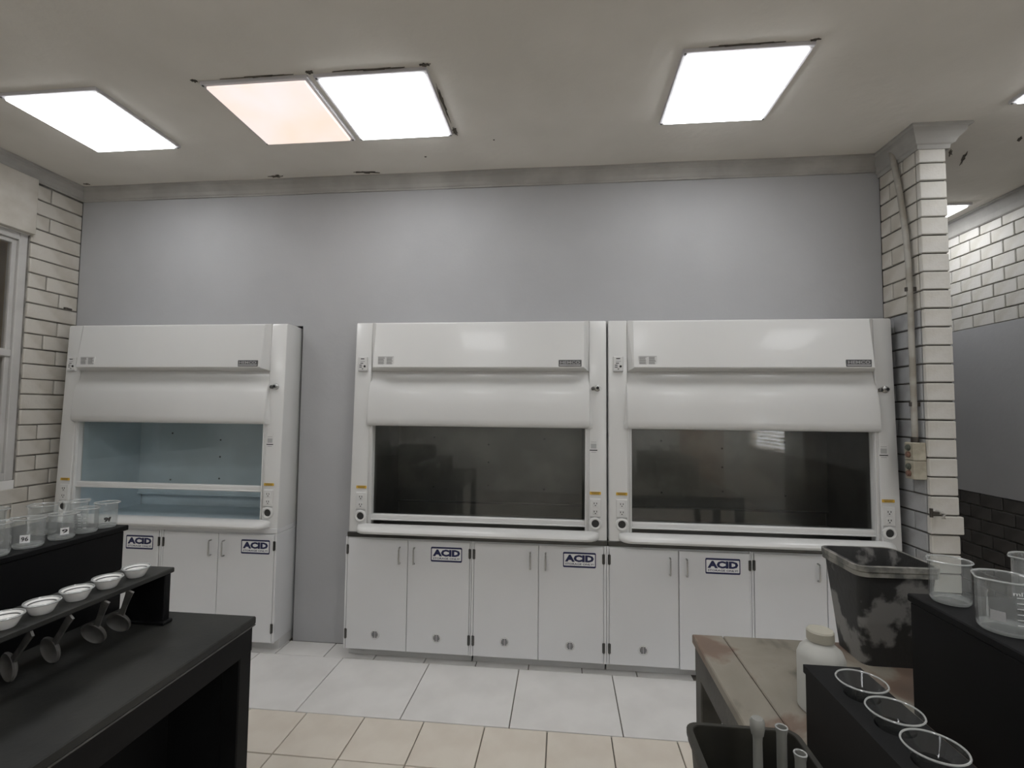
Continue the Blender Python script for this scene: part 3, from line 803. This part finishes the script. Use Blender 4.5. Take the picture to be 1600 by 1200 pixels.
beaker(.990, 1.398, 1.21, .043, .104, 185, 'plain glass beaker standing on the riser corner beside the black bin', None, g)
beaker(.985, 1.232, 1.21, .051, .116, 190, 'wide glass beaker with white graduation marks', None, g, grad=True, gang=-100)
beaker(1.165, 1.36, 1.21, .048, .128, 175, 'tall glass beaker standing behind the wide graduated one', None, g)

ORD = ('first', 'second', 'third', 'fourth', 'fifth', 'sixth')
# white dishes
for k, y in enumerate((1.614, 1.505, 1.402, 1.300, 1.203, 1.10)):
    t = thing('porcelain_dish', (-1.487, y, 1.0952), 'white porcelain dish with dark inner band, %s from the end board of the plank shelf' % ORD[k], 'dish', 'dishes on the plank shelf')
    MB().lathe([(0, 0), (.023, 0), (.026, .003), (.037, .026), (.039, .031), (.036, .032), (.031, .0235), (.023, .008), (0, .006)], 36, 'porcelain').build('bowl', None, t, True)
    MB().lathe([(.0378, .0325), (.0308, .0242)], 36).build('inner_band', 'dish_band', t)
    m = MB(); n = 36; R0 = .0405; v = []; f = []
    for i in range(n):
        a = 2*math.pi*i/n
        for s in range(6): v.append(((R0+.0028*math.cos(s*math.pi/3))*math.cos(a), (R0+.0028*math.cos(s*math.pi/3))*math.sin(a), .032+.0028*math.sin(s*math.pi/3)))
        for s in range(6): f.append((i*6+s, (i+1) % n*6+s, (i+1) % n*6+(s+1) % 6, i*6+(s+1) % 6))
    m.add(v, f); m.build('rim', 'beaker_rim', t, True)
# grey spoons leaning under the plank shelf
def spoon(top, bowl, k):
    t = thing('spoon', bowl, 'long-handled grey spoon leaning under the plank shelf, %s from its end board' % ORD[k], 'spoon', 'spoons under the plank shelf')
    T = Vector(top)-Vector(bowl); d = T.normalized()
    side = d.cross(Vector((.55, -.6, .6))).normalized(); nrm = side.cross(d).normalized()
    if nrm.y > 0: nrm = -nrm
    M = Matrix((side, d, nrm)).transposed().to_4x4()
    b = MB(); rings = []
    for i in range(7):
        q = i/6; rr = math.sin(q*math.pi/2)
        rings.append([(.042*rr*math.cos(2*math.pi*j/24), .046*rr*math.sin(2*math.pi*j/24), -.016*math.cos(q*math.pi/2)) for j in range(24)])
    rings2 = [[(x*.93, y*.93, z+.004) for x, y, z in r] for r in reversed(rings)]
    allr = rings+rings2; v = [M @ Vector(p) for r in allr for p in r]; f = []
    for i in range(len(allr)-1):
        for j in range(24): f.append((i*24+j, i*24+(j+1) % 24, (i+1)*24+(j+1) % 24, (i+1)*24+j))
    b.add(v, f); b.build('bowl', 'spoon', t, True)
    L = T.length; h = MB(); sec = []
    for q, w, th in ((.036/L, .010, .004), (.25, .009, .004), (.5, .008, .0035), (.85, .010, .003), (1., .012, .003)):
        c = d*(q*L)+nrm*(-.002)
        sec.append([tuple(c+side*a+nrm*bb) for a, bb in ((-w, -th), (w, -th), (w, th), (-w, th))])
    h.loft(sec); h.build('handle', 'spoon', t)
for k, (tx, ty, bx, by) in enumerate(((-1.438, 1.540, -1.532, 1.600), (-1.438, 1.452, -1.535, 1.512), (-1.438, 1.340, -1.560, 1.395), (-1.438, 1.232, -1.575, 1.292))):
    spoon((tx, ty, 1.072), (bx, by, .942), k)

# glass funnels set into the holes
def torus(mb, R0, r0, z, n=40):
    v = []; f = []
    for i in range(n):
        a = 2*math.pi*i/n
        for s in range(6): v.append(((R0+r0*math.cos(s*math.pi/3))*math.cos(a), (R0+r0*math.cos(s*math.pi/3))*math.sin(a), z+r0*math.sin(s*math.pi/3)))
        for s in range(6): f.append((i*6+s, (i+1) % n*6+s, (i+1) % n*6+(s+1) % 6, i*6+(s+1) % 6))
    mb.add(v, f)
for k, y in enumerate(FY):
    t = thing('glass_funnel', (FX, y, 1.095), 'clear glass funnel set in the box shelf, %s from the white bottle' % ORD[k], 'funnel', 'funnels in the box shelf')
    MB().lathe([(.046, .030), (.0325, .004), (.006, -.042), (.0055, -.12), (.0045, -.12), (.0048, -.042), (.031, .005), (.0445, .030)], 36).build('cone', 'funnel_glass', t, True)
    m = MB(); torus(m, .046, .0018, .030); m.build('rim', 'beaker_rim', t, True)

# ------------------------------------------------------------------ bin, bottle, tub, flasks
def rrect(cx, cy, w, d, r, z, n=6):
    p = []
    for sx, sy, a0 in ((1, 1, 0), (-1, 1, 90), (-1, -1, 180), (1, -1, 270)):
        for k in range(n):
            a = math.radians(a0+90*k/(n-1)); p.append((cx+sx*(w/2-r)+r*math.cos(a), cy+sy*(d/2-r)+r*math.sin(a), z))
    return p
def bucket(name, cx, cy, z0, h, wt, dt, wb_, db, r, label, cat, m, mr, lip=.012, liph=.03, wavy=0.):
    t = thing(name, (cx, cy, z0), label, cat)
    b = MB(); b.loft([rrect(0, 0, wb_, db, r*.9, 0), rrect(0, 0, wt, dt, r, h), rrect(0, 0, wt-.010, dt-.010, r, h), rrect(0, 0, wb_-.010, db-.010, r*.9, .008)])
    b.build('body', m, t, True)
    q = MB(); q.loft([rrect(0, 0, wt-.002, dt-.002, r, h-liph), rrect(0, 0, wt+lip*1.2, dt+lip*1.2, r+lip/2, h-liph+.002), rrect(0, 0, wt+lip*1.2, dt+lip*1.2, r+lip/2, h-liph*.55), rrect(0, 0, wt+lip*2, dt+lip*2, r+lip, h-liph*.45), rrect(0, 0, wt+lip*2, dt+lip*2, r+lip, h), rrect(0, 0, wt-.008, dt-.008, r, h+.001), rrect(0, 0, wt-.010, dt-.010, r, h-liph)], cap=False)
    if wavy:
        for v in q.bm.verts:
            if v.co.z > h-liph*1.1: v.co.z += wavy*math.sin(v.co.x*18+1)*math.cos(v.co.y*9)
    q.build('rim', mr, t, True)
    return t
bucket('storage_bin', 1.035, 1.775, .9, .318, .235, .235, .185, .160, .03, 'worn black plastic bin with peeling grey patches standing on the plank bench', 'bin', 'bin_black', 'bin_rim', .008, .034, .003)
t = thing('plastic_bottle', (.690, 1.435, .9), 'squat white plastic bottle with cream cap behind the box shelf', 'bottle')
MB().lathe([(0, 0), (.052, 0), (.057, .006), (.057, .140), (.050, .158), (.034, .172), (.030, .178), (.029, .184), (0, .184)], 36, 'bottle_white').build('body', None, t, True)
MB().lathe([(.031, .180), (.033, .182), (.033, .205), (.030, .209), (0, .209)], 30, 'bottle_cap').build('cap', None, t, True)
# stool with the dark tub of flasks
st = thing('stool', (.335, .90, 0), 'black wooden stool under the dark tub, beside the worn bench', 'stool')
MB().box(-.115, .118, -.13, .135, .83, .86, None, .006).build('seat', 'shelf_black', st)
for sx in (-1, 1):
    for sy in (-1, 1):
        m = MB(); m.tube([(sx*.09, sy*.10, .835), (sx*.108, sy*.12, 0)], .016, 8); m.build('leg', 'shelf_black', st, True)
for sx in (-1, 1): m = MB(); m.tube([(sx*.10, -.11, .35), (sx*.10, .11, .35)], .011, 8); m.build('rung', 'shelf_black', st, True)
bucket('dark_tub', .342, .905, .86, .222, .196, .24, .165, .205, .02, 'dark olive tub holding flasks, beside the worn bench', 'tub', 'tub', 'tub', .006, .022)
def flask(x, y, z):
    t = thing('volumetric_flask', (x, y, z), 'cloudy volumetric flask with long neck standing in the dark tub', 'flask')
    MB().lathe([(0, 0), (.026, 0), (.034, .006), (.041, .03), (.040, .055), (.030, .085), (.014, .108), (.0085, .125), (.0075, .25), (.009, .27), (.0, .27)], 30, 'flask_plastic').build('body', None, t, True)
    MB().lathe([(.0, .262), (.010, .262), (.012, .272), (.012, .284), (.009, .289), (0, .289)], 20, 'flask_plastic').build('stopper', None, t, True)
flask(.338, .925, .8695)
for (x, y, h, lab) in ((.388, .950, .262, 'taller cloudy measuring cylinder standing in the dark tub'), (.399, .905, .248, 'shorter cloudy measuring cylinder standing in the dark tub')):
    t = thing('measuring_cylinder', (x, y, .8695), lab, 'cylinder', 'measuring cylinders in the tub')
    MB().lathe([(0, 0), (.020, 0), (.021, .006), (.010, .014), (.0085, .02), (.0085, h-.012), (.0105, h), (.0085, h), (.0075, h-.01), (.0075, .02), (0, .018)], 24, 'flask_plastic').build('tube', None, t, True)
    m = MB(); torus(m, .0095, .0014, h, 24); m.build('rim', 'beaker_rim', t, True)
